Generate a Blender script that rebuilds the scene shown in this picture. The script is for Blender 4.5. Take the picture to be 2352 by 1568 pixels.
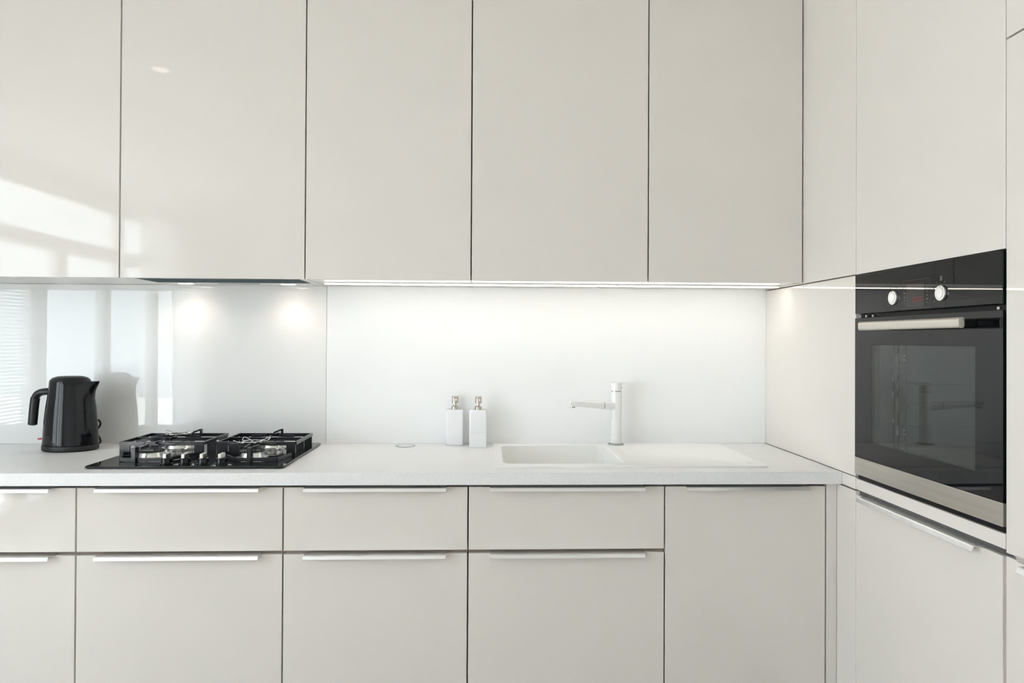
import bpy, bmesh, math
from mathutils import Matrix, Vector

for o in list(bpy.data.objects):
    bpy.data.objects.remove(o, do_unlink=True)
scene = bpy.context.scene
COL = scene.collection
PI = math.pi

# ------------------------------------------------------------------ camera
CAM = Vector((0.0, -2.6892, 1.2977))
YAW, PITCH, ROLL, FPX, SHY = 0.0358, 0.0065, 0.0049, 1603.0, -14.09
cam_data = bpy.data.cameras.new('camera')
cam_data.sensor_width = 36.0
cam_data.lens = FPX / 2352.0 * 36.0
cam_data.shift_y = SHY / 2352.0
cam_data.clip_start = 0.05
cam = bpy.data.objects.new('camera', cam_data)
COL.objects.link(cam)
fw = Vector((math.sin(YAW), math.cos(YAW), 0))
rt = Vector((math.cos(YAW), -math.sin(YAW), 0))
up = Vector((0, 0, 1))
fw2 = fw * math.cos(PITCH) + up * math.sin(PITCH)
up2 = up * math.cos(PITCH) - fw * math.sin(PITCH)
r3 = rt * math.cos(ROLL) + up2 * math.sin(ROLL)
u3 = up2 * math.cos(ROLL) - rt * math.sin(ROLL)
m = Matrix((r3, u3, -fw2)).transposed().to_4x4()
m.translation = CAM
cam.matrix_world = m
scene.camera = cam

# ------------------------------------------------------------------ daylight, exposure
SKY_STRENGTH = 6.6
w = bpy.data.worlds.new('overcast_sky')
scene.world = w
w.use_nodes = True
nt = w.node_tree
nt.nodes['Background'].inputs[0].default_value = (0.82, 0.915, 1.0, 1)
nt.nodes['Background'].inputs[1].default_value = SKY_STRENGTH
scene.view_settings.view_transform = 'Standard'
scene.view_settings.look = 'None'
scene.view_settings.gamma = 1.0
scene.view_settings.exposure = 0.31
scene.view_settings.use_curve_mapping = False
try:
    scene.cycles.max_bounces = 12
    scene.cycles.diffuse_bounces = 6
    scene.cycles.glossy_bounces = 6
    scene.cycles.transparent_max_bounces = 16
except Exception:
    pass

# sun added behind the house: the lit terrace bounces light into the room
sd_ = bpy.data.lights.new('bounce_sun', 'SUN')
sd_.energy = 48.0
sd_.color = (1.0, 0.965, 0.92)
sd_.angle = math.radians(0.6)
so_ = bpy.data.objects.new('bounce_sun', sd_)
so_.rotation_euler = (math.radians(6), math.radians(14), 0)
COL.objects.link(so_)

# room dimensions (metres)
XL, XW, YF, ZC = -3.3, 1.72, -6.2, 2.58
R = 1.0863            # front plane of the tall units on the right
YU, YB, YC = -0.329, -0.5612, -0.594   # fronts: wall units, base units, worktop
ZU, ZT, ZTB, ZS = 1.498, 0.90, 0.8627, 0.6547
X0, X1, X2, X3, X4, X5 = -1.831, -1.2209, -0.6109, -0.0547, 0.5483, 1.0513
XM = -2.441
Y1, Y2 = -0.6702, -1.2650
ZOT, ZOB, ZTOP = 1.4941, 0.9008, 1.9342

# daylight portal at the glazing in the left wall
WIN_Y0, WIN_Y1, WIN_Z0, WIN_Z1 = -5.29, -1.55, 0.05, 2.42
pl = bpy.data.lights.new('window_daylight_portal', 'AREA')
pl.shape = 'RECTANGLE'
pl.size = WIN_Z1 - WIN_Z0
pl.size_y = WIN_Y1 - WIN_Y0
pl.cycles.is_portal = True
po = bpy.data.objects.new('window_daylight_portal', pl)
po.matrix_world = Matrix(((0, 0, -1, XL - 0.16), (0, 1, 0, (WIN_Y0 + WIN_Y1) / 2), (1, 0, 0, (WIN_Z0 + WIN_Z1) / 2), (0, 0, 0, 1)))
COL.objects.link(po)

# ------------------------------------------------------------------ materials
def mat(name, color, rough=0.5, metal=0.0, ior=1.5, noise=None, emit=None, coat=0.0, spec=0.5):
    mt = bpy.data.materials.new(name)
    mt.use_nodes = True
    b = mt.node_tree.nodes['Principled BSDF']
    b.inputs['Base Color'].default_value = (*color, 1)
    b.inputs['Roughness'].default_value = rough
    b.inputs['Metallic'].default_value = metal
    b.inputs['IOR'].default_value = ior
    b.inputs['Specular IOR Level'].default_value = spec
    b.inputs['Coat Weight'].default_value = coat
    b.inputs['Coat Roughness'].default_value = 0.03
    if emit:
        b.inputs['Emission Color'].default_value = (*emit[0], 1)
        b.inputs['Emission Strength'].default_value = emit[1]
    if noise:
        scale, amount, bump = noise[:3]
        stretch = noise[3] if len(noise) > 3 else (1, 1, 1)
        ts = mt.node_tree.nodes
        ln = mt.node_tree.links
        tc = ts.new('ShaderNodeTexCoord')
        mp = ts.new('ShaderNodeMapping')
        mp.inputs['Scale'].default_value = stretch
        nz = ts.new('ShaderNodeTexNoise')
        nz.inputs['Scale'].default_value = scale
        nz.inputs['Detail'].default_value = 4
        ln.new(tc.outputs['Object'], mp.inputs['Vector'])
        ln.new(mp.outputs['Vector'], nz.inputs['Vector'])
        if amount:
            rp = ts.new('ShaderNodeValToRGB')
            rp.color_ramp.elements[0].position = 0.3
            rp.color_ramp.elements[1].position = 0.7
            rp.color_ramp.elements[0].color = (*[c * (1 - amount) for c in color], 1)
            rp.color_ramp.elements[1].color = (*[min(1, c * (1 + amount)) for c in color], 1)
            ln.new(nz.outputs['Fac'], rp.inputs['Fac'])
            ln.new(rp.outputs['Color'], b.inputs['Base Color'])
        if bump:
            bp = ts.new('ShaderNodeBump')
            bp.inputs['Strength'].default_value = bump
            bp.inputs['Distance'].default_value = 0.001
            ln.new(nz.outputs['Fac'], bp.inputs['Height'])
            ln.new(bp.outputs['Normal'], b.inputs['Normal'])
    return mt

def thin_glass(name, tint=(1, 1, 1), ior=1.5, rough=0.0):
    mt = bpy.data.materials.new(name)
    mt.use_nodes = True
    t = mt.node_tree
    for n in list(t.nodes):
        t.nodes.remove(n)
    out = t.nodes.new('ShaderNodeOutputMaterial')
    mx = t.nodes.new('ShaderNodeMixShader')
    tr = t.nodes.new('ShaderNodeBsdfTransparent')
    gl = t.nodes.new('ShaderNodeBsdfGlossy')
    fr = t.nodes.new('ShaderNodeFresnel')
    tr.inputs['Color'].default_value = (*tint, 1)
    gl.inputs['Roughness'].default_value = rough
    ge = t.nodes.new('ShaderNodeNewGeometry')
    io = t.nodes.new('ShaderNodeMix')          # same reflectance entering and leaving the thin sheet
    io.inputs[2].default_value = ior
    io.inputs[3].default_value = 1.0 / ior
    t.links.new(ge.outputs['Backfacing'], io.inputs[0])
    t.links.new(io.outputs[0], fr.inputs['IOR'])
    t.links.new(fr.outputs[0], mx.inputs[0])
    t.links.new(tr.outputs[0], mx.inputs[1])
    t.links.new(gl.outputs[0], mx.inputs[2])
    t.links.new(mx.outputs[0], out.inputs[0])
    return mt

def translucent(name, color, through=0.5, clear=0.0):
    mt = bpy.data.materials.new(name)
    mt.use_nodes = True
    t = mt.node_tree
    for n in list(t.nodes):
        t.nodes.remove(n)
    out = t.nodes.new('ShaderNodeOutputMaterial')
    mx = t.nodes.new('ShaderNodeMixShader')
    d = t.nodes.new('ShaderNodeBsdfDiffuse')
    tl = t.nodes.new('ShaderNodeBsdfTranslucent')
    d.inputs['Color'].default_value = (*color, 1)
    tl.inputs['Color'].default_value = (*color, 1)
    mx.inputs[0].default_value = through
    t.links.new(d.outputs[0], mx.inputs[1])
    t.links.new(tl.outputs[0], mx.inputs[2])
    last = mx
    if clear:
        m2 = t.nodes.new('ShaderNodeMixShader')
        tr = t.nodes.new('ShaderNodeBsdfTransparent')
        m2.inputs[0].default_value = clear
        t.links.new(mx.outputs[0], m2.inputs[1])
        t.links.new(tr.outputs[0], m2.inputs[2])
        last = m2
    t.links.new(last.outputs[0], out.inputs[0])
    return mt

M = {}
M['gloss'] = mat('cream_gloss_lacquer', (0.775, 0.735, 0.690), 0.035)
M['carcass'] = mat('cabinet_carcass_board', (0.36, 0.29, 0.245), 0.5)
M['shadow_gap'] = mat('dark_gap_profile', (0.10, 0.10, 0.10), 0.5)
M['edge'] = mat('beige_edge_banding', (0.46, 0.40, 0.37), 0.4)
M['under'] = mat('cabinet_underside_board', (0.78, 0.77, 0.74), 0.30)
M['alu'] = mat('brushed_aluminium', (0.90, 0.90, 0.89), 0.36, 1.0, noise=(60, 0.04, 0.0, (0.05, 1, 1)))
M['chrome'] = mat('polished_chrome', (0.86, 0.86, 0.86), 0.08, 1.0)
M['steel'] = mat('brushed_stainless_steel', (0.58, 0.555, 0.51), 0.3, 1.0, noise=(90, 0.05, 0.05, (1, 0.03, 1)))
M['darksteel'] = mat('hood_filter_enamel', (0.085, 0.12, 0.14), 0.85, spec=0.08)
M['nickel'] = mat('brushed_nickel', (0.56, 0.51, 0.45), 0.18, 1.0)
M['grey_metal'] = mat('satin_grey_metal', (0.42, 0.42, 0.41), 0.3, 1.0)
M['worktop'] = mat('pale_stone_laminate', (0.845, 0.845, 0.845), 0.38, noise=(140, 0.035, 0.04))
M['glass_white'] = mat('white_back_painted_glass', (0.84, 0.845, 0.84), 0.0, ior=1.52)
M['splash'] = mat('satin_white_laminate', (0.915, 0.925, 0.93), 0.32)
M['sinkwhite'] = mat('white_composite', (0.90, 0.90, 0.885), 0.3)
M['tapwhite'] = mat('white_lacquered_brass', (0.86, 0.86, 0.86), 0.15)
M['ceramic'] = mat('white_glazed_ceramic', (0.86, 0.865, 0.88), 0.12)
M['black_plastic'] = mat('black_gloss_plastic', (0.004, 0.0045, 0.006), 0.05, spec=0.36)
M['black_matt'] = mat('black_matt_plastic', (0.010, 0.011, 0.013), 0.40, spec=0.35)
M['red'] = mat('red_translucent_plastic', (0.45, 0.02, 0.03), 0.2)
M['black_glass'] = mat('black_glass', (0.004, 0.005, 0.006), 0.02, ior=1.52, spec=0.32)
M['hob_glass'] = mat('black_hob_glass', (0.010, 0.012, 0.014), 0.04, ior=1.52)
M['iron'] = mat('black_enamel_iron', (0.016, 0.018, 0.021), 0.22)
M['burner_alu'] = mat('cast_burner_alloy', (0.75, 0.75, 0.74), 0.25, 1.0)
M['oven_dark'] = mat('black_oven_enamel', (0.006, 0.006, 0.007), 0.5, spec=0.2)
M['cavity'] = mat('grey_oven_enamel', (0.16, 0.18, 0.18), 0.3)
M['print'] = mat('grey_printed_marks', (0.085, 0.09, 0.10), 0.4)
M['digits'] = mat('red_display_digits', (0.1, 0.01, 0.01), 0.4, emit=((1.0, 0.10, 0.12), 0.10))
M['display'] = mat('smoked_display_window', (0.014, 0.013, 0.011), 0.03)
M['window_glass'] = thin_glass('window_glass', (0.97, 0.98, 0.975))
M['oven_glass'] = thin_glass('oven_door_glass', (0.62, 0.66, 0.66), 1.62)
M['wall'] = mat('white_wall_paint', (0.88, 0.875, 0.86), 0.7, noise=(30, 0.01, 0.05))
M['ceil'] = mat('white_ceiling_paint', (0.93, 0.92, 0.905), 0.8, noise=(30, 0.01, 0.05))
M['floor'] = mat('light_oak_floor', (0.26, 0.20, 0.155), 0.35, noise=(8, 0.12, 0.05, (1, 8, 1)))
M['frame'] = mat('white_window_frame', (0.78, 0.79, 0.78), 0.35)
M['blind'] = translucent('white_blind_slat', (0.85, 0.87, 0.88), 0.35)
M['curtain'] = translucent('white_sheer_curtain', (0.90, 0.90, 0.90), 0.6, 0.3)
M['terrace'] = mat('pale_terrace_paving', (0.76, 0.75, 0.73), 0.8, noise=(5, 0.06, 0.1))
M['led'] = mat('led_diffuser', (0.9, 0.9, 0.9), 0.4, emit=((1.0, 0.93, 0.83), 13.5))
M['halogen'] = mat('halogen_lens', (0.9, 0.9, 0.9), 0.4, emit=((1.0, 0.84, 0.70), 10.0))
M['downlight'] = mat('ceiling_lamp_lens', (0.9, 0.9, 0.9), 0.4, emit=((1.0, 0.86, 0.70), 5.0))

# ------------------------------------------------------------------ mesh helpers
def B():
    return bmesh.new()

def box(bm, x0, x1, y0, y1, z0, z1, bev=0.0, seg=2):
    x0, x1 = min(x0, x1), max(x0, x1)
    y0, y1 = min(y0, y1), max(y0, y1)
    z0, z1 = min(z0, z1), max(z0, z1)
    vs = [bm.verts.new(p) for p in ((x0, y0, z0), (x1, y0, z0), (x1, y1, z0), (x0, y1, z0),
                                    (x0, y0, z1), (x1, y0, z1), (x1, y1, z1), (x0, y1, z1))]
    fs = [bm.faces.new([vs[i] for i in f]) for f in
          ((3, 2, 1, 0), (4, 5, 6, 7), (0, 1, 5, 4), (1, 2, 6, 5), (2, 3, 7, 6), (3, 0, 4, 7))]
    if bev:
        es = list({e for f in fs for e in f.edges})
        bmesh.ops.bevel(bm, geom=es, offset=bev, segments=seg, profile=0.5, affect='EDGES')
    return bm

def prism(bm, pts, axis, a0, a1):
    """closed 2-D outline extruded along an axis: axis 'x' takes (y,z), 'y' takes (x,z), 'z' takes (x,y)"""
    def P(p, a):
        return {'x': (a, p[0], p[1]), 'y': (p[0], a, p[1]), 'z': (p[0], p[1], a)}[axis]
    v0 = [bm.verts.new(P(p, a0)) for p in pts]
    v1 = [bm.verts.new(P(p, a1)) for p in pts]
    n = len(pts)
    bm.faces.new(v0)
    bm.faces.new(v1[::-1])
    for i in range(n):
        bm.faces.new((v0[i], v1[i], v1[(i + 1) % n], v0[(i + 1) % n]))
    bmesh.ops.recalc_face_normals(bm, faces=bm.faces[:])
    return bm

def loft(bm, rings, cap=True):
    vr = [[bm.verts.new(p) for p in r] for r in rings]
    n = len(rings[0])
    for a, b in zip(vr[:-1], vr[1:]):
        for i in range(n):
            bm.faces.new((a[i], a[(i + 1) % n], b[(i + 1) % n], b[i]))
    if cap:
        bm.faces.new(vr[0][::-1])
        bm.faces.new(vr[-1])
    bmesh.ops.recalc_face_normals(bm, faces=bm.faces[:])
    return bm

def lathe(bm, prof, cx, cy, n=40, cap=True):
    return loft(bm, [[(cx + r * math.cos(2 * PI * i / n), cy + r * math.sin(2 * PI * i / n), z) for i in range(n)]
                     for r, z in prof], cap)

def lathe_x(bm, prof, cy, cz, n=36):
    """round part whose axis runs along x: prof is (radius, x)"""
    return loft(bm, [[(x, cy + r * math.cos(2 * PI * i / n), cz + r * math.sin(2 * PI * i / n)) for i in range(n)]
                     for r, x in prof])

def tube(bm, pts, rad, n=12, flat=(1.0, 1.0), closed=False):
    pts = [Vector(p) for p in pts]
    rads = rad if isinstance(rad, (list, tuple)) else [rad] * len(pts)
    rings = []
    ref = Vector((0, 0, 1))
    for i, p in enumerate(pts):
        if closed:
            d = pts[(i + 1) % len(pts)] - pts[i - 1]
        else:
            d = pts[min(i + 1, len(pts) - 1)] - pts[max(i - 1, 0)]
        d.normalize()
        rf = ref if abs(d.dot(ref)) < 0.95 else Vector((0, 1, 0))
        s = d.cross(rf).normalized()
        u = s.cross(d).normalized()
        rings.append([tuple(p + s * rads[i] * flat[0] * math.cos(2 * PI * k / n) + u * rads[i] * flat[1] * math.sin(2 * PI * k / n))
                      for k in range(n)])
    if closed:
        rings.append(rings[0])
    return loft(bm, rings, not closed)

def smooth_path(ctrl, n=8):
    """Catmull-Rom through control points"""
    P = [Vector(c) for c in ctrl]
    P = [P[0] * 2 - P[1]] + P + [P[-1] * 2 - P[-2]]
    out = []
    for i in range(1, len(P) - 2):
        for k in range(n):
            t = k / n
            a, b, c, d = P[i - 1], P[i], P[i + 1], P[i + 2]
            out.append(0.5 * ((2 * b) + (c - a) * t + (2 * a - 5 * b + 4 * c - d) * t * t + (3 * b - a - 3 * c + d) * t ** 3))
    out.append(P[-2])
    return out

def slab_hole(bm, x0, x1, y0, y1, z0, z1, hx0, hx1, hy0, hy1):
    """flat slab with one rectangular hole, shared edges, no inner seams in the sides"""
    def ring(z, a, b, c, d):
        return [bm.verts.new(p) for p in ((a, c, z), (b, c, z), (b, d, z), (a, d, z))]
    ot, it = ring(z1, x0, x1, y0, y1), ring(z1, hx0, hx1, hy0, hy1)
    ob, ib = ring(z0, x0, x1, y0, y1), ring(z0, hx0, hx1, hy0, hy1)
    for i in range(4):
        j = (i + 1) % 4
        bm.faces.new((ot[i], ot[j], it[j], it[i]))
        bm.faces.new((ob[j], ob[i], ib[i], ib[j]))
        bm.faces.new((ob[i], ob[j], ot[j], ot[i]))
        bm.faces.new((it[i], it[j], ib[j], ib[i]))
    bmesh.ops.recalc_face_normals(bm, faces=bm.faces[:])
    return bm

def rrect(x0, x1, y0, y1, r, n=6):
    """rounded rectangle outline"""
    out = []
    for cx, cy, a0 in ((x1 - r, y1 - r, 0), (x0 + r, y1 - r, PI / 2), (x0 + r, y0 + r, PI), (x1 - r, y0 + r, 1.5 * PI)):
        for k in range(n + 1):
            a = a0 + PI / 2 * k / n
            out.append((cx + r * math.cos(a), cy + r * math.sin(a)))
    return out

def obj(name, bm, material, parent=None, smooth=False, label=None):
    me = bpy.data.meshes.new(name)
    bm.to_mesh(me)
    bm.free()
    if smooth:
        for p in me.polygons:
            p.use_smooth = True
        try:
            me.set_sharp_from_angle(angle=math.radians(38))
        except Exception:
            pass
    me.materials.append(M[material] if isinstance(material, str) else material)
    o = bpy.data.objects.new(name, me)
    COL.objects.link(o)
    if parent is not None:
        o.parent = parent
        o.matrix_parent_inverse = Matrix.Translation(-origin_of(parent))
    if label:
        o['label'] = label
    return o

def origin_of(o):
    v = Vector((0, 0, 0))
    while o is not None:
        v += Vector(o.location)
        if o.parent is not None:
            v += o.matrix_parent_inverse.translation
        o = o.parent
    return v

def tag(o, label, cat, group=None):
    o['label'] = label
    o['category'] = cat
    if group:
        o['group'] = group
    return o

def thing(name, label, cat, loc=(0, 0, 0), group=None):
    o = bpy.data.objects.new(name, None)
    o.empty_display_size = 0.05
    o.location = loc
    COL.objects.link(o)
    return tag(o, label, cat, group)

def struct(name, bm, material, parent=None, label=None):
    o = obj(name, bm, material, parent, label=label)
    if parent is None:
        o['kind'] = 'structure'
    return o

# ------------------------------------------------------------------ room shell
T = 0.12
struct('floor', box(B(), XL - T, XW + T, YF - T, T, -0.1, 0.0), 'floor')
struct('ceiling', box(B(), XL - T, XW + T, YF - T, T, ZC, ZC + 0.1), 'ceil')
struct('wall_back', box(B(), XL - T, XW + T, 0.0, T, 0.0, ZC), 'wall')
struct('wall_right', box(B(), XW, XW + T, YF, 0.0, 0.0, ZC), 'wall')
struct('wall_far', box(B(), XL - T, XW + T, YF - T, YF, 0.0, ZC), 'wall')
bm = B()
box(bm, XL - T, XL, WIN_Y1, 0.0, 0.0, ZC)
box(bm, XL - T, XL, YF, WIN_Y0, 0.0, ZC)
box(bm, XL - T, XL, WIN_Y0, WIN_Y1, WIN_Z1, ZC)
box(bm, XL - T, XL, WIN_Y0, WIN_Y1, 0.0, WIN_Z0)
struct('wall_left', bm, 'wall')
struct('ground', box(B(), XL - 9.0, XL - T - 0.01, -14.0, 8.0, -0.3, -0.1), 'terrace')

# glazing in the left wall: four bays, tall pane below, transom above
edges = [(-2.525, WIN_Y1 - 0.05), (-3.48, -2.715), (-4.38, -3.61), (WIN_Y0 + 0.05, -4.50)]
bounds = [(-2.62, WIN_Y1), (-3.545, -2.62), (-4.44, -3.545), (WIN_Y0, -4.44)]
FX0, FX1 = XL - 0.09, XL - 0.02
for k, ((g0, g1), (b0, b1)) in enumerate(zip(edges, bounds)):
    bm = B()
    box(bm, FX0, FX1, b0, g0, WIN_Z0, 1.96)
    box(bm, FX0, FX1, g1, b1, WIN_Z0, 1.96)
    box(bm, FX0, FX1, g0, g1, WIN_Z0, WIN_Z0 + 0.05)
    f = struct('window_%d' % (k + 1), bm, 'frame')
    obj('pane', box(B(), XL - 0.06, XL - 0.05, g0, g1, WIN_Z0 + 0.05, 1.96), 'window_glass', f)
# one long transom over three bays, a short one over the last
for k, (b0, b1) in enumerate(((-4.41, WIN_Y1), (WIN_Y0, -4.41))):
    bm = B()
    g0, g1 = b0 + 0.05, b1 - 0.05
    box(bm, FX0, FX1, b0, g0, 1.96, WIN_Z1)
    box(bm, FX0, FX1, g1, b1, 1.96, WIN_Z1)
    box(bm, FX0, FX1, g0, g1, 1.96, 2.08)
    box(bm, FX0, FX1, g0, g1, 2.39, WIN_Z1)
    f = struct('window_%d' % (k + 5), bm, 'frame')
    obj('pane', box(B(), XL - 0.06, XL - 0.05, g0, g1, 2.08, 2.39), 'window_glass', f)

def blind(y0, y1, z0, z1, slant, label):
    t = thing('window_blind', label, 'blind', (XL + 0.02, (y0 + y1) / 2, z0), 'venetian blinds at the glazing')
    obj('head_rail', box(B(), XL, XL + 0.03, y0, y1, z1, z1 + 0.03), 'frame', t)
    bm = B()
    z = z0 + 0.02
    tilt = math.radians(slant)
    while z < z1 - 0.01:
        dx, dz = 0.0125 * math.cos(tilt), 0.0125 * math.sin(tilt)
        cx = XL + 0.0155
        vs = [bm.verts.new(p) for p in ((cx - dx, y0, z + dz), (cx + dx, y0, z - dz), (cx + dx, y1, z - dz), (cx - dx, y1, z + dz))]
        bm.faces.new(vs)
        z += 0.025
    s = obj('slats', bm, 'blind', t)
    s['kind'] = 'stuff'
    if z0 < 1.0:
        obj('bottom_rail', box(B(), XL + 0.004, XL + 0.027, y0, y1, z0, z0 + 0.012), 'blind', t)

blind(-2.53, -1.60, 0.12, 1.97, 26, 'white venetian blind let down at the end of the glazing towards the kitchen units')
blind(-3.49, -2.71, 1.56, 1.97, 10, 'white venetian blind drawn up in the middle of the glazing')
blind(-4.39, -3.60, 1.56, 1.97, 10, 'white venetian blind drawn up next to the sheer curtain')

bm = B()
n = 150
rows = []
for z in (0.03, 1.2, 2.46):
    rows.append([bm.verts.new((XL + 0.11 + 0.025 * math.sin(i * 0.85) + 0.012 * math.sin(i * 0.31 + z),
                               -4.52 - 1.40 * i / n, z)) for i in range(n + 1)])
for a, b in zip(rows[:-1], rows[1:]):
    for i in range(n):
        bm.faces.new((a[i], a[i + 1], b[i + 1], b[i]))
cu = obj('sheer_curtain', bm, 'curtain', smooth=True)
tag(cu, 'white sheer curtain hanging in folds beside the glazing', 'curtain')

# ------------------------------------------------------------------ fronts, handles, units
GAP = 0.0022           # half of the joint between two fronts
TH = 0.019

def handle_x(x0, x1, zt, yf, parent):
    """aluminium grip profile along x on the top edge of a front whose face lies at y = yf"""
    pr = [(yf + 0.014, zt), (yf - 0.0235, zt), (yf - 0.0255, zt - 0.002), (yf - 0.0290, zt - 0.0105), (yf - 0.0270, zt - 0.0120),
          (yf - 0.0225, zt - 0.002), (yf + 0.014, zt - 0.002)]
    return obj('handle', prism(B(), pr, 'x', x0, x1), 'alu', parent, label='slim brushed aluminium grip profile')

def handle_y(y0, y1, zt, xf, parent, flip=False):
    s = -1 if flip else 1
    pr = [(xf + 0.014, zt), (xf - 0.0205, zt), (xf - 0.0225, zt - s * 0.002), (xf - 0.0260, zt - s * 0.0125), (xf - 0.0240, zt - s * 0.0140),
          (xf - 0.0195, zt - s * 0.002), (xf + 0.014, zt - s * 0.002)]
    return obj('handle', prism(B(), pr, 'y', y0, y1), 'alu', parent, label='slim brushed aluminium grip profile')

def base_unit(x0, x1, label, drawers=True, hl=None, hr=None):
    t = thing('base_cabinet', label, 'cabinet', ((x0 + x1) / 2, YB / 2, 0.10), 'base cabinets under the worktop')
    bm = B()
    yb = YB + TH + 0.002
    p = 0.016
    box(bm, x0 + 0.0005, x0 + p, yb, -0.02, 0.10, 0.850)
    box(bm, x1 - p, x1 - 0.0005, yb, -0.02, 0.10, 0.850)
    box(bm, x0 + p, x1 - p, yb, -0.02, 0.10, 0.116)
    box(bm, x0 + p, x1 - p, -0.036, -0.02, 0.116, 0.850)
    box(bm, x0 + p, x1 - p, yb, yb + 0.02, 0.60, 0.70)
    obj('carcass', bm, 'carcass', t)
    hm = 0.066
    a, b = x0 + (hl or hm), x1 - (hr or hm)
    if drawers:
        f = obj('drawer_front', box(B(), x0 + GAP, x1 - GAP, YB, YB + TH, 0.6598, 0.8500, 0.0012), 'gloss', t)
        handle_x(a, b, 0.8530, YB, f)
        f = obj('drawer_front', box(B(), x0 + GAP, x1 - GAP, YB, YB + TH, 0.102, 0.6490, 0.0012), 'gloss', t)
        handle_x(a, b, 0.6520, YB, f)
    else:
        f = obj('door', box(B(), x0 + GAP, x1 - GAP, YB, YB + TH, 0.102, 0.8500, 0.0012), 'gloss', t)
        handle_x(a, b, 0.8530, YB, f)
    return t

base_unit(XM, X0, 'cream gloss drawer cabinet at the open end of the worktop')
base_unit(X0, X1, 'cream gloss drawer cabinet under the kettle')
base_unit(X1, X2, 'cream gloss drawer cabinet under the gas hob')
base_unit(X2, X3, 'cream gloss drawer cabinet under the soap dispensers')
base_unit(X3, X4, 'cream gloss drawer cabinet under the sink bowl')
base_unit(X4, X5, 'cream gloss cabinet with one tall door under the draining board', drawers=False, hl=0.062, hr=0.062)
fl = obj('filler_strip', box(B(), X5 + GAP, R - 0.001, YB, YB + TH, 0.102, 0.858, 0.0008), 'gloss')
tag(fl, 'narrow cream filler strip between the tall-door cabinet and the oven column', 'panel')
struct('trim_1', box(B(), XM, R - 0.001, -0.512, -0.500, 0.0, 0.099), 'gloss')

# ------------------------------------------------------------------ worktop
SX0, SX1, SY0, SY1 = 0.055, 0.440, -0.475, -0.075
bm = slab_hole(B(), XM, R - 0.0005, YC, -0.0005, ZTB, ZT, SX0 - 0.006, SX1 + 0.006, SY0 - 0.006, SY1 + 0.006)
wt = obj('worktop', bm, 'worktop')
bv = wt.modifiers.new('edge', 'BEVEL')
bv.width = 0.0015
bv.segments = 2
tag(wt, 'long pale stone-look worktop running along the wall', 'worktop')

# ------------------------------------------------------------------ splashbacks
sp = obj('glass_splashback', box(B(), XM, X2 - 0.0006, -0.0062, -0.0002, ZT + 0.0003, ZU + 0.0013, 0.0004, 1), 'glass_white')
tag(sp, 'reflective white glass splashback behind the hob and kettle', 'splashback')
sp = obj('laminate_splashback', box(B(), X2 + 0.0006, R - 0.0005, -0.0062, -0.0002, ZT + 0.0003, ZU + 0.0013, 0.0004, 1), 'splash')
tag(sp, 'satin white splashback panel behind the sink', 'splashback')

# ------------------------------------------------------------------ wall cabinets
ZTOPU = 2.555
def wall_unit(x0, x1, label, hood=False):
    t = thing('wall_cabinet', label, 'cabinet', ((x0 + x1) / 2, YU / 2, ZU), 'wall cabinets above the worktop')
    yb = YU + TH + 0.002
    bm = B()
    z0 = ZU + 0.002
    if hood:
        box(bm, x0 + 0.0005, x1 - 0.0005, yb, -0.0005, 1.60, ZTOPU)
        box(bm, x0 + 0.0005, x0 + 0.034, yb, -0.0005, z0, 1.60)
        box(bm, x1 - 0.026, x1 - 0.0005, yb, -0.0005, z0, 1.60)
        box(bm, x0 + 0.034, x1 - 0.026, -0.035, -0.0005, z0, 1.60)
    else:
        box(bm, x0 + 0.0005, x1 - 0.0005, yb, -0.0005, z0 + 0.018, ZTOPU)
    obj('carcass', bm, 'carcass', t)
    if hood:
        bm = B()
        zb = z0 - 0.001
        box(bm, x0 + 0.001, x0 + 0.034, yb, -0.007, zb, z0)
        box(bm, x1 - 0.026, x1 - 0.001, yb, -0.007, zb, z0)
        box(bm, x0 + 0.034, x1 - 0.026, -0.035, -0.007, zb, z0)
        obj('bottom_board', bm, 'under', t)
    else:
        obj('bottom_board', box(B(), x0 + 0.001, x1 - 0.001, yb, -0.0065, z0, z0 + 0.018), 'under', t)
    obj('door', box(B(), x0 + GAP, x1 - GAP, YU, YU + TH, ZU, ZTOPU, 0.0012), 'gloss', t)
    return t

wall_unit(XM, X0, 'cream gloss wall cabinet at the open end of the row')
wall_unit(X0, X1, 'cream gloss wall cabinet above the kettle')
wall_unit(X1, X2, 'cream gloss wall cabinet housing the extractor hood', hood=True)
wall_unit(X2, X3, 'cream gloss wall cabinet above the soap dispensers, next to the hood cabinet')
wall_unit(X3, X4, 'cream gloss wall cabinet above the sink bowl')
wall_unit(X4, R - 0.003, 'cream gloss wall cabinet in the corner against the oven column')

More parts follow.
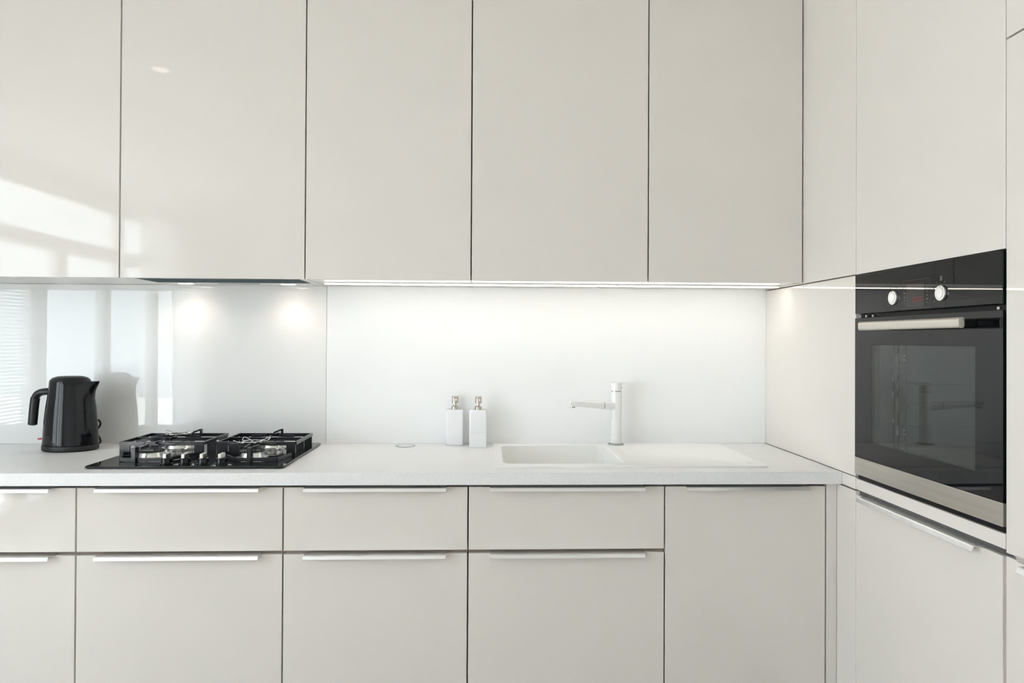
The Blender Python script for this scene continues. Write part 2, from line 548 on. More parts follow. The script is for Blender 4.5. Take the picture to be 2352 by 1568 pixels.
# extractor hood let into the cabinet above the hob
HX0, HX1 = X1 + 0.036, X2 - 0.028
t = thing('extractor_hood', 'slim built-in extractor hood with two lit lamps above the hob', 'hood', ((HX0 + HX1) / 2, -0.18, 1.50))
obj('housing', box(B(), HX0, HX1, -0.304, -0.037, 1.520, 1.598), 'carcass', t)
obj('filter_panel', box(B(), HX0 + 0.002, HX1 - 0.002, -0.306, -0.140, 1.4984, 1.5195, 0.001), 'darksteel', t)
lp = obj('lamp_panel', box(B(), HX0 + 0.002, HX1 - 0.002, -0.138, -0.038, 1.4992, 1.5195, 0.001), 'frame', t)
obj('slot', box(B(), -0.985, -0.835, -0.100, -0.092, 1.4985, 1.4991), 'shadow_gap', lp)
for hx in (-1.100, -0.730):
    obj('lamp_ring', lathe(B(), [(0.034, 1.4991), (0.034, 1.4978), (0.030, 1.4972), (0.027, 1.4980)], hx, -0.100, 32), 'chrome', t, True)
    obj('lamp_lens', lathe(B(), [(0.026, 1.4990), (0.026, 1.4972), (0.020, 1.4964)], hx, -0.100, 32), 'halogen', t, True)
    ld = bpy.data.lights.new('hood_halogen', 'SPOT')
    ld.energy = 1.0
    ld.color = (1.0, 0.85, 0.72)
    ld.spot_size = math.radians(150)
    ld.spot_blend = 1.0
    ld.shadow_soft_size = 0.024
    lo = bpy.data.objects.new('hood_halogen', ld)
    lo.location = (hx, -0.100, 1.492)
    COL.objects.link(lo)

# LED strip under the wall cabinets over the sink
t = thing('led_strip_light', 'lit LED strip under the wall cabinets over the sink', 'light', (0.22, -0.19, 1.49))
LX0, LX1 = -0.575, R - 0.03
obj('profile', box(B(), LX0 - 0.004, LX1 + 0.004, -0.1995, -0.1805, 1.4946, 1.4998), 'alu', t)
obj('diffuser', box(B(), LX0, LX1, -0.1975, -0.1825, 1.4917, 1.4945), 'led', t)

# ------------------------------------------------------------------ tall units on the right (fronts at x = R)
def xpanel(bm, y0, y1, z0, z1, bev=0.001):
    return box(bm, R, R + TH, y0, y1, z0, z1, bev)

XB = R + TH + 0.002
g = 0.0012
t = thing('corner_column', 'cream gloss panelled column between the splashback and the oven', 'cabinet', (1.4, -0.34, 0.0))
bm = B()
box(bm, XB, XW - 0.002, Y1, -0.001, 0.10, ZTOPU)
obj('carcass', bm, 'carcass', t)
obj('panel', xpanel(B(), Y1 + g, -0.001, ZOT + 0.0018, ZTOPU), 'gloss', t)
obj('panel', xpanel(B(), Y1 + g, -0.001, ZT + 0.0015, ZOT - 0.0018), 'gloss', t)
obj('panel', xpanel(B(), Y1 + g, -0.001, ZTB + 0.0005, ZT - 0.0012, 0.0006), 'gloss', t)
obj('panel', xpanel(B(), Y1 + g * 0.4, -0.001, 0.102, ZTB - 0.0045), 'gloss', t)

t = thing('oven_cabinet', 'tall cream gloss cabinet that houses the oven', 'cabinet', (1.4, (Y1 + Y2) / 2, 0.0))
bm = B()
yy0, yy1 = Y2 + 0.0003, Y1 - 0.0003
box(bm, XB, XW - 0.002, yy0, yy0 + 0.009, 0.10, ZTOPU)
box(bm, XB, XW - 0.002, yy1 - 0.009, yy1, 0.10, ZTOPU)
box(bm, XB, XW - 0.002, yy0 + 0.009, yy1 - 0.009, 0.10, 0.893)
box(bm, XB, XW - 0.002, yy0 + 0.009, yy1 - 0.009, ZOT + 0.008, ZTOPU)
obj('carcass', bm, 'carcass', t)
obj('upper_door', xpanel(B(), Y2 + g, Y1 - g, ZOT + 0.0005, ZTOPU), 'gloss', t)
obj('filler_panel', xpanel(B(), Y2 + g, Y1 - g, ZTB + 0.0015, ZT - 0.004), 'gloss', t)
obj('grip_recess', box(B(), R + 0.012, R + TH + 0.001, Y2 + g, Y1 - g, 0.8485, ZTB + 0.0005), 'shadow_gap', t)
ld_ = obj('lower_door', xpanel(B(), Y2 + 0.0088, Y1 - g, 0.102, 0.8482), 'gloss', t)
obj('edge_profile', box(B(), R + 0.0025, R + TH, Y2 + 0.0004, Y2 + 0.0084, 0.102, 0.8482), 'edge', t)
handle_y(-1.196, -0.719, 0.8515, R, ld_)

t = thing('fridge_cabinet', 'tall cream gloss cabinet with three doors next to the oven', 'cabinet', (1.4, Y2 - 0.3, 0.0))
YFR = Y2 - 0.60
obj('carcass', box(B(), XB, XW - 0.002, YFR, Y2 - 0.0003, 0.10, ZTOPU), 'carcass', t)
obj('door', xpanel(B(), YFR, Y2 - g, ZTOP + 0.002, ZTOPU), 'gloss', t)
du = obj('door', xpanel(B(), YFR, Y2 - g, 0.8585, ZTOP - 0.002), 'gloss', t)
dl = obj('door', xpanel(B(), YFR, Y2 - g, 0.102, 0.8515), 'gloss', t)
handle_y(YFR + 0.03, -1.325, 0.8570, R, du, True)
handle_y(YFR + 0.03, -1.325, 0.8490, R, dl)
struct('trim_2', box(B(), R + 0.05, R + 0.062, YFR, -0.50, 0.0, 0.099), 'gloss')

# ------------------------------------------------------------------ oven
t = thing('built_in_oven', 'black glass built-in oven with two knobs and steel handle', 'oven', (1.3, (Y1 + Y2) / 2, ZOB))
oy0, oy1 = Y2 + 0.003, Y1 - 0.003      # near / far edge
ZP0, ZD1 = 1.3785, 1.3655              # control panel bottom, door top
ZG0 = 0.9610
XF = R - 0.004
bm = B()
CY0, CY1, CZ0, CZ1 = -1.195, -0.742, 0.995, 1.305
box(bm, R + 0.022, R + 0.50, oy0 + 0.008, CY0, ZOB + 0.004, ZOT - 0.006)
box(bm, R + 0.022, R + 0.50, CY1, oy1 - 0.008, ZOB + 0.004, ZOT - 0.006)
box(bm, R + 0.022, R + 0.50, CY0, CY1, ZOB + 0.004, CZ0)
box(bm, R + 0.022, R + 0.50, CY0, CY1, CZ1, ZOT - 0.006)
box(bm, R + 0.42, R + 0.50, CY0, CY1, CZ0, CZ1)
obj('body', bm, 'oven_dark', t)
bm = B()
box(bm, R + 0.030, R + 0.419, CY0 + 0.0002, CY0 + 0.002, CZ0, CZ1)
box(bm, R + 0.030, R + 0.419, CY1 - 0.002, CY1 - 0.0002, CZ0, CZ1)
box(bm, R + 0.030, R + 0.419, CY0 + 0.002, CY1 - 0.002, CZ0 + 0.0002, CZ0 + 0.002)
box(bm, R + 0.030, R + 0.419, CY0 + 0.002, CY1 - 0.002, CZ1 - 0.002, CZ1 - 0.0002)
box(bm, R + 0.416, R + 0.4195, CY0 + 0.002, CY1 - 0.002, CZ0 + 0.002, CZ1 - 0.002)
obj('cavity_lining', bm, 'cavity', t)
for zz in (1.06, 1.115, 1.17, 1.225):
    obj('shelf_rail', box(B(), R + 0.058, R + 0.40, CY1 - 0.010, CY1 - 0.005, zz, zz + 0.004), 'cavity', t)
for yy, spans in ((-0.793, ((1.207, 1.265), (1.165, 1.185), (1.104, 1.143), (1.040, 1.064))),
                  (-0.772, ((1.187, 1.202), (1.144, 1.157), (1.070, 1.082))),
                  (-0.825, ((1.2575, 1.2610), (1.2460, 1.2500), (1.0555, 1.0590), (1.0435, 1.0470)))):
    ru = obj('rack_upright', box(B(), R + 0.0532, R + 0.0560, yy - 0.0020, yy + 0.0020, CZ0 + 0.0022, CZ1 - 0.0022), 'oven_dark', t)
    for z0_, z1_ in spans:
        obj('rack_hook', box(B(), R + 0.0500, R + 0.0530, yy - 0.0020, yy + 0.0020, z0_, z1_), 'alu', ru)
pn = obj('control_panel', box(B(), XF, R + 0.0215, oy0, oy1, ZP0, ZOT - 0.002, 0.0012), 'black_glass', t)
obj('vent_slot', box(B(), R + 0.008, R + 0.0215, oy0 + 0.006, oy1 - 0.006, ZD1 + 0.0006, ZP0 - 0.0006), 'oven_dark', t)
for yy in (oy1 - 0.020, oy1 - 0.050, oy1 - 0.085, oy0 + 0.02):
    obj('hinge_stop', box(B(), R + 0.001, R + 0.0075, yy - 0.004, yy + 0.004, ZD1 + 0.002, ZP0 - 0.005), 'grey_metal', t)
# door: black glass frame round the window, window pane, steel foot strip
WY0, WY1, WZ0, WZ1 = -1.179, -0.761, 1.012, 1.288
bm = B()
box(bm, XF, R + 0.0205, oy0, WY0, ZG0, ZD1)
box(bm, XF, R + 0.0205, WY1, oy1, ZG0, ZD1)
box(bm, XF, R + 0.0205, WY0, WY1, ZG0, WZ0)
box(bm, XF, R + 0.0205, WY0, WY1, WZ1, ZD1)
dr = obj('door', bm, 'black_glass', t)
obj('window_pane', box(B(), XF + 0.0002, XF + 0.004, WY0 + 0.0002, WY1 - 0.0002, WZ0 + 0.0002, WZ1 - 0.0002), 'oven_glass', dr)
obj('foot_strip', box(B(), XF - 0.001, R + 0.0205, oy0, oy1, 0.9105, ZG0 - 0.0005, 0.0012), 'steel', dr)
obj('bottom_vent', box(B(), R + 0.006, R + 0.0215, oy0 + 0.002, oy1 - 0.002, 0.8975, 0.9095), 'oven_dark', t)
# handle bar on two posts
HZ, HXF = 1.3405, 1.030
prof = rrect(HXF, HXF + 0.013, HZ - 0.012, HZ + 0.012, 0.0055, 5)
bm = prism(B(), prof, 'y', -1.2005, -0.786)
hb = obj('handle', bm, 'steel', dr, True, label='flat brushed steel handle bar')
for yy in (-1.175, -0.812):
    obj('handle_post', box(B(), HXF + 0.0131, XF - 0.0002, yy - 0.009, yy + 0.009, HZ - 0.007, HZ + 0.007, 0.002), 'black_matt', hb)
# knobs
KX = XF - 0.0001
for yy in (-0.868, -1.064):
    kb = obj('knob', lathe_x(B(), [(0.0185, KX), (0.0188, KX - 0.0030), (0.0180, KX - 0.0048), (0.0150, KX - 0.0052), (0.0144, KX - 0.0036),
                                   (0.0126, KX - 0.0036), (0.0118, KX - 0.0056), (0.0006, KX - 0.0060)], yy, 1.4145), 'alu', t, True,
             label='round pop-out steel knob')
    obj('pointer', box(B(), KX - 0.0056, KX - 0.0051, yy - 0.0006, yy + 0.0006, 1.4145 + 0.0152, 1.4145 + 0.0178), 'black_matt', kb)
# display with red clock digits
XS = XF - 0.0004
dp = obj('display', box(B(), XS, XF - 0.0001, -1.000, -0.925, 1.386, 1.446), 'display', pn)
SEG = {'0': 'abcdef', '1': 'bc', '2': 'abged', '3': 'abgcd', '4': 'fgbc', '5': 'afgcd', '8': 'abcdefg'}
def seg_digit(bm, ch, y, z, w_, h_):
    # y runs towards the camera = to the right as the cook reads it
    th = 0.0012
    L = {'a': (y, y - w_, z + h_, z + h_ - th), 'g': (y, y - w_, z + h_ / 2 + th / 2, z + h_ / 2 - th / 2), 'd': (y, y - w_, z + th, z),
         'f': (y, y - th, z + h_ / 2, z + h_), 'e': (y, y - th, z, z + h_ / 2), 'b': (y - w_ + th, y - w_, z + h_ / 2, z + h_), 'c': (y - w_ + th, y - w_, z, z + h_ / 2)}
    for s in SEG[ch]:
        a, b, c, d = L[s]
        box(bm, XS - 0.0003, XS - 0.0001, a, b, c, d)
bm = B()
for k, ch in enumerate('0000'):
    seg_digit(bm, ch, -0.9525 - 0.0085 * k - (0.003 if k > 1 else 0), 1.3995, 0.0062, 0.0110)
obj('digits', bm, 'digits', dp, label='dim red clock digits')
bm = B()
def mark(y, z, a=0.0022, b=0.0022):
    box(bm, XF - 0.0003, XF - 0.0001, y - a, y + a, z - b, z + b)
# thin printed outline round the display
for (ya, yb_, za, zb_) in ((-1.022, -0.909, 1.4545, 1.4550), (-1.022, -0.909, 1.3835, 1.3840), (-0.9095, -0.909, 1.384, 1.4545), (-1.022, -1.0215, 1.384, 1.4545)):
    box(bm, XF - 0.0003, XF - 0.0001, ya, yb_, za, zb_)
for yy in (-0.916, -1.010):
    for zz in (1.396, 1.404, 1.413, 1.423, 1.434):
        mark(yy, zz, 0.0026, 0.0012)
for kc in (-0.867, -1.061):
    for i in range(10):
        a = math.radians(30 + 300 * i / 9) + PI / 2 - PI
        a = math.radians(120 + 300 * i / 9)
        mark(kc + 0.030 * math.cos(a), 1.4145 + 0.030 * math.sin(a), 0.0013, 0.0013)
mark(-0.867, 1.4455, 0.004, 0.0008)
for zz in (1.446, 1.450, 1.454):
    mark(-1.062, zz, 0.004, 0.0014)
obj('printed_marks', bm, 'print', pn)

# ------------------------------------------------------------------ sink
t = thing('kitchen_sink', 'white composite inset sink with draining board', 'sink', (0.455, -0.28, ZT))
ox0, ox1, oy0_, oy1_ = 0.025, 0.888, -0.522, -0.040
ZR = 0.9060
def ring_rr(x0, x1, y0, y1, r, z):
    return [(p[0], p[1], z) for p in rrect(x0, x1, y0, y1, r, 6)]
bm = B()
# rim with bowl hole as loft of rounded outlines: outer foot -> outer top -> bowl edge -> bowl wall -> bowl floor
rings = [ring_rr(ox0, ox1, oy0_, oy1_, 0.014, ZT + 0.0002), ring_rr(ox0, ox1, oy0_, oy1_, 0.014, ZR - 0.002),
         ring_rr(ox0 + 0.002, ox1 - 0.002, oy0_ + 0.002, oy1_ - 0.002, 0.013, ZR)]
rim = loft(bm, rings, cap=False)
# bowl surface
br = [ring_rr(SX0 - 0.004, SX1 + 0.004, SY0 - 0.004, SY1 + 0.004, 0.030, ZR), ring_rr(SX0, SX1, SY0, SY1, 0.030, ZR - 0.004),
      ring_rr(SX0 + 0.004, SX1 - 0.004, SY0 + 0.004, SY1 - 0.004, 0.030, 0.77), ring_rr(SX0 + 0.016, SX1 - 0.016, SY0 + 0.016, SY1 - 0.016, 0.032, 0.735),
      ring_rr(SX0 + 0.05, SX1 - 0.05, SY0 + 0.05, SY1 - 0.05, 0.03, 0.728)]
b2 = B()
loft(b2, br, cap=False)
b2.verts.ensure_lookup_table()
vs = b2.verts[:]
b2.faces.new([b2.verts[i] for i in range(len(vs) - 28, len(vs))])
bmesh.ops.recalc_face_normals(b2, faces=b2.faces[:])
bmesh.ops.reverse_faces(b2, faces=b2.faces[:])
# top face: between rim outline, bowl edge and the recessed draining board
DX0, DX1, DY0, DY1 = 0.478, 0.866, -0.500, -0.135
drn = [ring_rr(DX0, DX1, DY0, DY1, 0.02, ZR), ring_rr(DX0 + 0.007, DX1 - 0.007, DY0 + 0.007, DY1 - 0.007, 0.018, ZR - 0.0035)]
me_pts = rings[2]
def fill_top(outer, holes):
    b = B()
    loops = []
    for lp_ in [outer] + holes:
        v = [b.verts.new(p) for p in lp_]
        loops += [b.edges.new((v[i], v[(i + 1) % len(v)])) for i in range(len(v))]
    bmesh.ops.triangle_fill(b, edges=loops, use_beauty=True)
    for f in b.faces:
        if f.normal.z < 0:
            f.normal_flip()
    return b
top = fill_top(rings[2], [br[0], drn[0]])
db = B()
loft(db, drn, cap=False)
n28 = len(drn[1])
db.verts.ensure_lookup_table()
db.faces.new([db.verts[i] for i in range(n28, 2 * n28)])
bmesh.ops.recalc_face_normals(db, faces=db.faces[:])
for f in db.faces:
    if f.normal.z < 0:
        f.normal_flip()
def join(*bms):
    out = B()
    for b in bms:
        me = bpy.data.meshes.new('tmp')
        b.to_mesh(me)
        b.free()
        out.from_mesh(me)
        bpy.data.meshes.remove(me)
    bmesh.ops.remove_doubles(out, verts=out.verts[:], dist=1e-5)
    return out
obj('basin', join(bm, b2, top, db), 'sinkwhite', t, True)
obj('drain_strainer', lathe(B(), [(0.042, 0.7283), (0.042, 0.7305), (0.036, 0.7315), (0.034, 0.7300), (0.004, 0.7300)], 0.25, -0.275, 32), 'chrome', t, True)
obj('overflow_slot', box(B(), 0.852, 0.858, -0.455, -0.425, 0.9026, 0.9034), 'alu', t)

# ------------------------------------------------------------------ tap
TX, TY = 0.487, -0.075
t = thing('mixer_tap', 'white single-lever mixer tap standing behind the sink bowl', 'tap', (TX, TY, ZR))
obj('base_ring', lathe(B(), [(0.030, ZR + 0.0003), (0.030, ZR + 0.0035), (0.026, ZR + 0.006)], TX, TY), 'grey_metal', t, True)
bm = lathe(B(), [(0.0215, ZR + 0.0062), (0.0207, ZR + 0.02), (0.0200, 1.02), (0.0207, 1.05), (0.0207, 1.1055)], TX, TY)
obj('column', bm, 'tapwhite', t, True)
obj('joint_ring', lathe(B(), [(0.0190, 1.1056), (0.0190, 1.1090)], TX, TY), 'grey_metal', t, True)
lev = obj('lever', lathe(B(), [(0.0207, 1.1091), (0.0209, 1.134), (0.0195, 1.139), (0.012, 1.1415), (0.001, 1.142)], TX, TY), 'tapwhite', t, True)
bm = B()
loft(bm, [[(x, TY + y_ * wd, z_ + zz) for (y_, zz) in ((-1, -th), (1, -th), (1, th), (-1, th))]
          for x, z_, wd, th in ((TX + 0.010, 1.1345, 0.013, 0.0055), (TX + 0.030, 1.1365, 0.011, 0.0040), (TX + 0.055, 1.1400, 0.009, 0.0022), (TX + 0.071, 1.1420, 0.008, 0.0016))])
obj('lever_arm', bm, 'tapwhite', lev, True)
obj('lever_dot', lathe_x(B(), [(0.0030, TX + 0.0195), (0.0030, TX + 0.0212)], TY - 0.004, 1.1195, 12), 'grey_metal', lev, True)
# spout: tapered bar towards the bowl
S0, S1 = Vector((TX - 0.004, TY - 0.002, 1.0510)), Vector((0.314, -0.132, 1.0668))
dv = (S1 - S0)
sd = Vector((-dv.y, dv.x, 0)).normalized()
def spout_ring(p, hw, hh):
    out = []
    for k in range(20):
        a = 2 * PI * k / 20
        c, s = math.cos(a), math.sin(a)
        e = 0.62
        v = p + sd * hw * math.copysign(abs(c) ** e, c) + Vector((0, 0, 1)) * hh * math.copysign(abs(s) ** e, s)
        out.append(tuple(v))
    return out
def sp_at(f):
    return S0 + dv * f
obj('spout', loft(B(), [spout_ring(sp_at(0.0), 0.0165, 0.0165), spout_ring(sp_at(0.12), 0.0165, 0.0165), spout_ring(sp_at(0.275), 0.0155, 0.0145)]), 'tapwhite', t, True)
obj('spout_ring', loft(B(), [spout_ring(sp_at(0.2755), 0.0150, 0.0137), spout_ring(sp_at(0.294), 0.0150, 0.0137)]), 'grey_metal', t, True)
hd = obj('pull_out_head', loft(B(), [spout_ring(sp_at(0.2945), 0.0155, 0.0144), spout_ring(sp_at(0.6), 0.0142, 0.0128), spout_ring(sp_at(0.92), 0.0134, 0.0116),
                                     spout_ring(sp_at(1.0), 0.0132, 0.0112), spout_ring(sp_at(1.055), 0.0110, 0.0092), spout_ring(sp_at(1.075), 0.006, 0.005)]), 'tapwhite', t, True)
obj('nozzle', lathe(B(), [(0.0110, 1.0668), (0.0112, 1.0545), (0.0105, 1.0540)], S1.x + 0.001, S1.y, 24), 'tapwhite', hd, True)
obj('aerator', lathe(B(), [(0.0106, 1.0539), (0.0106, 1.0505), (0.0080, 1.0498)], S1.x + 0.001, S1.y, 24), 'grey_metal', hd, True)

# ------------------------------------------------------------------ soap dispensers
def dispenser(cx, yf, depth, z1, label, pocket=False):
    hw = 0.0325
    cy = yf + depth / 2
    t = thing('soap_dispenser', label, 'soap dispenser', (cx, cy, ZT), 'white soap dispensers beside the sink')
    bm = B()
    o2 = lambda ins, r: [(p[0], p[1]) for p in rrect(cx - hw + ins, cx + hw - ins, cy - depth / 2 + ins, cy + depth / 2 - ins, r, 5)]
    prof = [(0.003, 0.0003), (0.0, 0.004), (0.0, z1 - ZT - 0.005), (0.0015, z1 - ZT - 0.0015), (0.005, z1 - ZT)]
    loft(bm, [[(p[0], p[1], ZT + z) for p in o2(i, 0.007)] for i, z in prof])
    obj('bottle', bm, 'ceramic', t, True)
    if pocket:
        bm = B()
        f0 = cy - depth / 2
        pr = [(f0 - 0.0002, ZT + 0.0005), (f0 - 0.022, ZT + 0.0005), (f0 - 0.024, ZT + 0.003), (f0 - 0.024, ZT + 0.050), (f0 - 0.0225, ZT + 0.0525), (f0 - 0.0190, ZT + 0.0525),
              (f0 - 0.0175, ZT + 0.050), (f0 - 0.0175, ZT + 0.008), (f0 - 0.0002, ZT + 0.008)]
        prism(bm, pr, 'x', cx - hw + 0.002, cx + hw - 0.003)
        obj('sponge_pocket', bm, 'ceramic', t, False)
    py = cy
    obj('collar', lathe(B(), [(0.0145, z1 + 0.0002), (0.0148, z1 + 0.008), (0.0130, z1 + 0.0125), (0.0075, z1 + 0.0145)], cx + 0.001, py, 28), 'nickel', t, True)
    pm = obj('pump_head', lathe(B(), [(0.0060, z1 + 0.0146), (0.0060, z1 + 0.0235), (0.0125, z1 + 0.0240), (0.0125, z1 + 0.0480), (0.0110, z1 + 0.0500)], cx + 0.001, py, 28), 'nickel', t, True)
    bm = B()
    tube(bm, smooth_path([(cx + 0.003, py - 0.010, z1 + 0.041), (cx + 0.005, py - 0.024, z1 + 0.041), (cx + 0.006, py - 0.031, z1 + 0.034)], 5), 0.0042, 10)
    obj('nozzle', bm, 'nickel', pm, True)
dispenser(-0.1205, -0.0600, 0.050, 1.034, 'plain white ceramic soap dispenser with steel pump on the worktop')
dispenser(-0.0318, -0.0950, 0.052, 1.0360, 'white ceramic soap dispenser with a sponge pocket on its front', True)

# flush pop-up socket in the worktop
t = thing('pop_up_socket', 'small round flush metal socket cap set into the worktop', 'socket', (-0.302, -0.070, ZT))
obj('trim_ring', lathe(B(), [(0.036, ZT + 0.0002), (0.036, ZT + 0.0016), (0.0345, ZT + 0.0022), (0.031, ZT + 0.0020), (0.031, ZT + 0.0004)], -0.302, -0.070, 48), 'grey_metal', t, True)
obj('cap', lathe(B(), [(0.0305, ZT + 0.0003), (0.0305, ZT + 0.0017), (0.029, ZT + 0.0021)], -0.302, -0.070, 48), 'alu', t, True)

# ------------------------------------------------------------------ gas hob
HB0, HB1, HY0, HY1 = -1.2195, -0.6195, -0.530, -0.040
ZH = 0.9085
t = thing('gas_hob', 'black glass gas hob with four burners and iron pan supports', 'hob', ((HB0 + HB1) / 2, -0.285, ZT))
bm = B()
loft(bm, [ring_rr(HB0 + 0.004, HB1 - 0.004, HY0 + 0.004, HY1 - 0.004, 0.010, ZT + 0.0003), ring_rr(HB0, HB1, HY0, HY1, 0.012, ZT + 0.004),
          ring_rr(HB0, HB1, HY0, HY1, 0.012, ZH - 0.002), ring_rr(HB0 + 0.002, HB1 - 0.002, HY0 + 0.002, HY1 - 0.002, 0.011, ZH)])
obj('glass_plate', bm, 'hob_glass', t, True)
BUR = [(-1.090, -0.375, 0.036), (-1.085, -0.180, 0.046), (-0.765, -0.375, 0.036), (-0.760, -0.175, 0.036)]
for bx, by, br_ in BUR:
    s = br_ / 0.036
    bb = obj('burner', lathe(B(), [(0.050 * s, ZH + 0.0002), (0.050 * s, ZH + 0.004), (0.038 * s, ZH + 0.006), (0.034 * s, ZH + 0.018), (0.036 * s, ZH + 0.021)], bx, by, 36), 'burner_alu', t, True,
             label='cast alloy burner head')
    obj('burner_cap', lathe(B(), [(0.039 * s, ZH + 0.0212), (0.040 * s, ZH + 0.0235), (0.037 * s, ZH + 0.0275), (0.02 * s, ZH + 0.0290), (0.001, ZH + 0.0292)], bx, by, 36), 'iron', bb, True)
for kx, in ((-0.990,), (-0.934,), (-0.878,), (-0.822,)):
    ky = -0.487
    kb = obj('knob', lathe(B(), [(0.0185, ZH + 0.0002), (0.0185, ZH + 0.003), (0.0165, ZH + 0.004), (0.0155, ZH + 0.017), (0.0140, ZH + 0.0185)], kx, ky, 28), 'black_plastic', t, True)
    obj('knob_grip', box(B(), kx - 0.0055, kx + 0.0055, ky - 0.0165, ky + 0.0165, ZH + 0.0187, ZH + 0.0330, 0.0015), 'steel', kb, label='bright metal grip bar')
ZG = 0.954
def flat(bm, p, q, h=0.011, wd=0.0035, zt=ZG, zt2=None):
    """flat upright bar from p to q with its top at zt"""
    p, q = Vector((*p, 0)), Vector((*q, 0))
    d = (q - p).normalized()
    s = Vector((-d.y, d.x, 0)) * wd
    zt2 = zt if zt2 is None else zt2
    loft(bm, [[tuple(p + s + Vector((0, 0, zt - h))), tuple(p - s + Vector((0, 0, zt - h))), tuple(p - s + Vector((0, 0, zt))), tuple(p + s + Vector((0, 0, zt)))],
              [tuple(q + s + Vector((0, 0, zt2 - h))), tuple(q - s + Vector((0, 0, zt2 - h))), tuple(q - s + Vector((0, 0, zt2))), tuple(q + s + Vector((0, 0, zt2)))]])
def pan_support(x0, x1, xp, cs, tips):
    gt = None
    bm = B()
    yf, yb = -0.450, -0.115
    zl = ZH + 0.0005
    zb = ZG - 0.012
    # three cross frames facing the cook: flat bar on bracket plates, each left plate with a square opening
    for yy in (-0.330, -0.222, yb):
        ya, yc = yy - 0.0035, yy + 0.0035
        flat(bm, (x0, yy), (x1, yy), 0.012)
        box(bm, x0, x0 + 0.033, ya, yc, zl, zb)
        box(bm, x0 + 0.033, x0 + 0.050, ya, yc, zl, zl + 0.014)
        box(bm, x0 + 0.050, x0 + 0.074, ya, yc, zl, zb)
        box(bm, x1 - 0.030, x1, ya, yc, zl, zb)
    # side rails above, low pointed front frame
    flat(bm, (x0, yb), (x0, -0.330), 0.010)
    flat(bm, (x1, yb), (x1, -0.330), 0.010)
    zf = ZH + 0.012
    flat(bm, (x0 + 0.01, -0.330), (xp - 0.045, yf), 0.0105, zt=zf)
    flat(bm, (x1 - 0.01, -0.330), (xp + 0.085, yf), 0.0105, zt=zf)
    flat(bm, (xp - 0.045, yf), (xp + 0.085, yf), 0.0105, zt=zf)
    box(bm, xp - 0.006, xp + 0.006, yf - 0.012, yf + 0.012, zl, ZG)
    flat(bm, (xp, yf), (xp + 0.012, yf + 0.062), 0.009)
    fr_ = obj('pan_support', bm, 'iron', t)
    for (cx, cy, r) in cs:
        for a in (0, 90, 180, 270):
            c, s = math.cos(math.radians(a)), math.sin(math.radians(a))
            bm = B()
            L = 0.075
            flat(bm, (cx + c * L, cy + s * L), (cx + c * 0.022, cy + s * 0.022), 0.008, 0.0028, ZG + 0.001, ZG + 0.0035)
            obj('finger', bm, 'iron', fr_)
    for (cx, cy) in tips:
        bm = B()
        flat(bm, (cx, cy), (cx - 0.024, cy - 0.01), 0.006, 0.0028, ZG + 0.020, ZG + 0.010)
        flat(bm, (cx, cy), (cx + 0.008, cy), 0.026, 0.0028, ZG + 0.020)
        obj('finger_tip', bm, 'iron', fr_)
pan_support(-1.2130, -0.9400, -1.105, BUR[:2], [(-1.025, -0.150)])
pan_support(-0.8960, -0.6370, -0.748, BUR[2:], [(-0.738, -0.150)])

# shiny wire trivets lying on two of the supports
def trivet(cx, cy, z, rot, label):
    bm = B()
    n = 40
    pts = [(cx + 0.030 * math.cos(2 * PI * i / n), cy + 0.030 * math.sin(2 * PI * i / n), z + 0.002) for i in range(n)]
    tube(bm, pts, 0.0016, 6, closed=True)
    for k in range(4):
        a = rot + k * PI / 2
        d = Vector((math.cos(a), math.sin(a), 0))
        s = Vector((-d.y, d.x, 0))
        c = Vector((cx, cy, z + 0.002))
        for sg in (-1, 1):
            tube(bm, smooth_path([c + d * 0.029 + s * 0.008 * sg, c + d * 0.045 + s * 0.012 * sg, c + d * 0.054 + s * 0.008 * sg + Vector((0, 0, 0.004)), c + d * 0.062 + s * 0.001 * sg + Vector((0, 0, 0.008))], 5), 0.0015, 6)
    o = obj('wire_trivet', bm, 'chrome', None, True)
    tag(o, label, 'trivet')
trivet(-1.085, -0.180, ZG + 0.006, 1.13, 'shiny wire trivet on the burner nearest the kettle')
trivet(-0.765, -0.375, ZG + 0.006, 0.75, 'shiny wire trivet on the pan support beside the hob knobs')

# ------------------------------------------------------------------ kettle
KXc, KYc = -1.478, -0.150
t = thing('electric_kettle', 'glossy black electric kettle with loop handle on its base', 'kettle', (KXc, KYc, ZT))
def oval(z, rx, ry, dx=0.0, spout=0.0, n=48, e=1.0):
    out = []
    for i in range(n):
        a = 2 * PI * i / n
        c, s = math.cos(a), math.sin(a)
        bump = spout * max(0.0, c) ** 9
        out.append((KXc + dx + (rx + bump) * c, KYc + ry * s, z))
    return out
base = [(0.0004, 0.088, 0.070), (0.004, 0.0920, 0.0735), (0.016, 0.0925, 0.0740), (0.0195, 0.0905, 0.0725)]
obj('power_base', loft(B(), [oval(ZT + z, a, b) for z, a, b in base]), 'black_matt', t, True)
body = [(0.0200, 0.0880, 0.0705, 0, 0), (0.0215, 0.0908, 0.073, 0, 0), (0.045, 0.0895, 0.0720, 0, 0), (0.10, 0.0860, 0.0695, 0, 0), (0.150, 0.0815, 0.0670, 0.0005, 0.000),
        (0.180, 0.0765, 0.0635, 0.0, 0.002), (0.198, 0.0740, 0.0615, 0.0, 0.007), (0.215, 0.0715, 0.0595, -0.001, 0.016), (0.230, 0.0695, 0.0580, -0.001, 0.026), (0.240, 0.0680, 0.0570, -0.002, 0.0325), (0.2435, 0.0670, 0.0560, -0.002, 0.034)]
bo = obj('body', loft(B(), [oval(ZT + z, a, b, dx, s) for z, a, b, dx, s in body]), 'black_plastic', t, True)
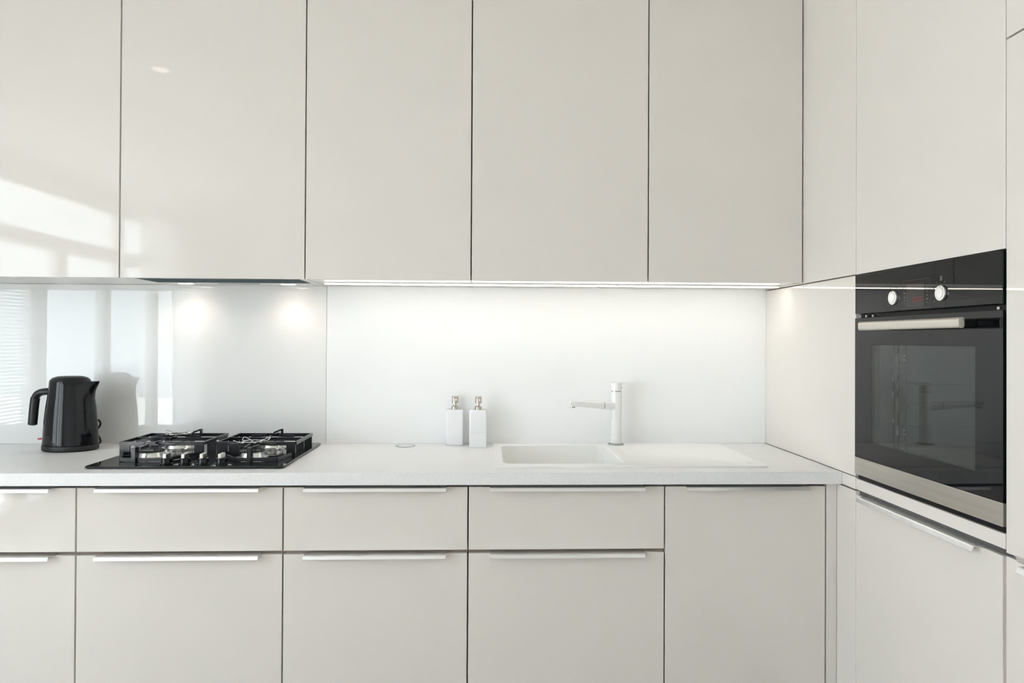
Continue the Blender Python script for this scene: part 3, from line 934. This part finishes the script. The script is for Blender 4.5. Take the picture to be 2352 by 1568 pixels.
lid = [(0.2437, 0.066, 0.056), (0.2480, 0.0640, 0.0545), (0.2560, 0.0560, 0.0480), (0.2610, 0.040, 0.034), (0.2620, 0.01, 0.0085)]
obj('lid', loft(B(), [oval(ZT + z, a, b, -0.003) for z, a, b in lid]), 'black_matt', t, True)
hp = smooth_path([(KXc - 0.069, KYc, ZT + 0.206), (KXc - 0.090, KYc, ZT + 0.206), (KXc - 0.110, KYc, ZT + 0.201), (KXc - 0.1225, KYc, ZT + 0.187), (KXc - 0.1270, KYc, ZT + 0.160),
                  (KXc - 0.1305, KYc, ZT + 0.120), (KXc - 0.1325, KYc, ZT + 0.095), (KXc - 0.1330, KYc, ZT + 0.086)], 6)
rr = [0.0125 + 0.0 * i for i in range(len(hp))]
rr[-1], rr[-2], rr[-3] = 0.005, 0.0090, 0.0112
obj('handle', tube(B(), hp, rr, 16, (1.25, 1.0)), 'black_matt', t, True)
obj('switch', box(B(), KXc - 0.1085, KXc - 0.0895, KYc - 0.012, KYc + 0.012, ZT + 0.037, ZT + 0.042, 0.0015), 'red', t, label='small red switch lever')
cp = smooth_path([(KXc + dx_, KYc + dy_, ZT + dz_) for dx_, dy_, dz_ in (
    (0.010, 0.072, 0.012), (0.030, 0.086, 0.006), (0.042, 0.094, 0.020), (0.036, 0.098, 0.046), (0.020, 0.100, 0.068), (0.026, 0.104, 0.090), (0.040, 0.106, 0.092),
    (0.046, 0.106, 0.078), (0.036, 0.108, 0.062), (0.022, 0.112, 0.052), (0.034, 0.116, 0.032), (0.040, 0.118, 0.012), (0.020, 0.124, 0.0045), (-0.080, 0.126, 0.0045))], 7)
obj('power_cord', tube(B(), cp, 0.0036, 8), 'black_matt', t, True)

# ------------------------------------------------------------------ ceiling lamp
t = thing('ceiling_spotlight', 'small round lamp set in the white ceiling', 'lamp', (-1.56, -1.34, ZC))
obj('ring', lathe(B(), [(0.048, ZC - 0.0003), (0.048, ZC - 0.004), (0.040, ZC - 0.008), (0.036, ZC - 0.006)], -1.56, -1.34, 32), 'frame', t, True)
obj('lens', lathe(B(), [(0.036, ZC - 0.0062), (0.030, ZC - 0.009), (0.012, ZC - 0.0098)], -1.56, -1.34, 32), 'downlight', t, True)
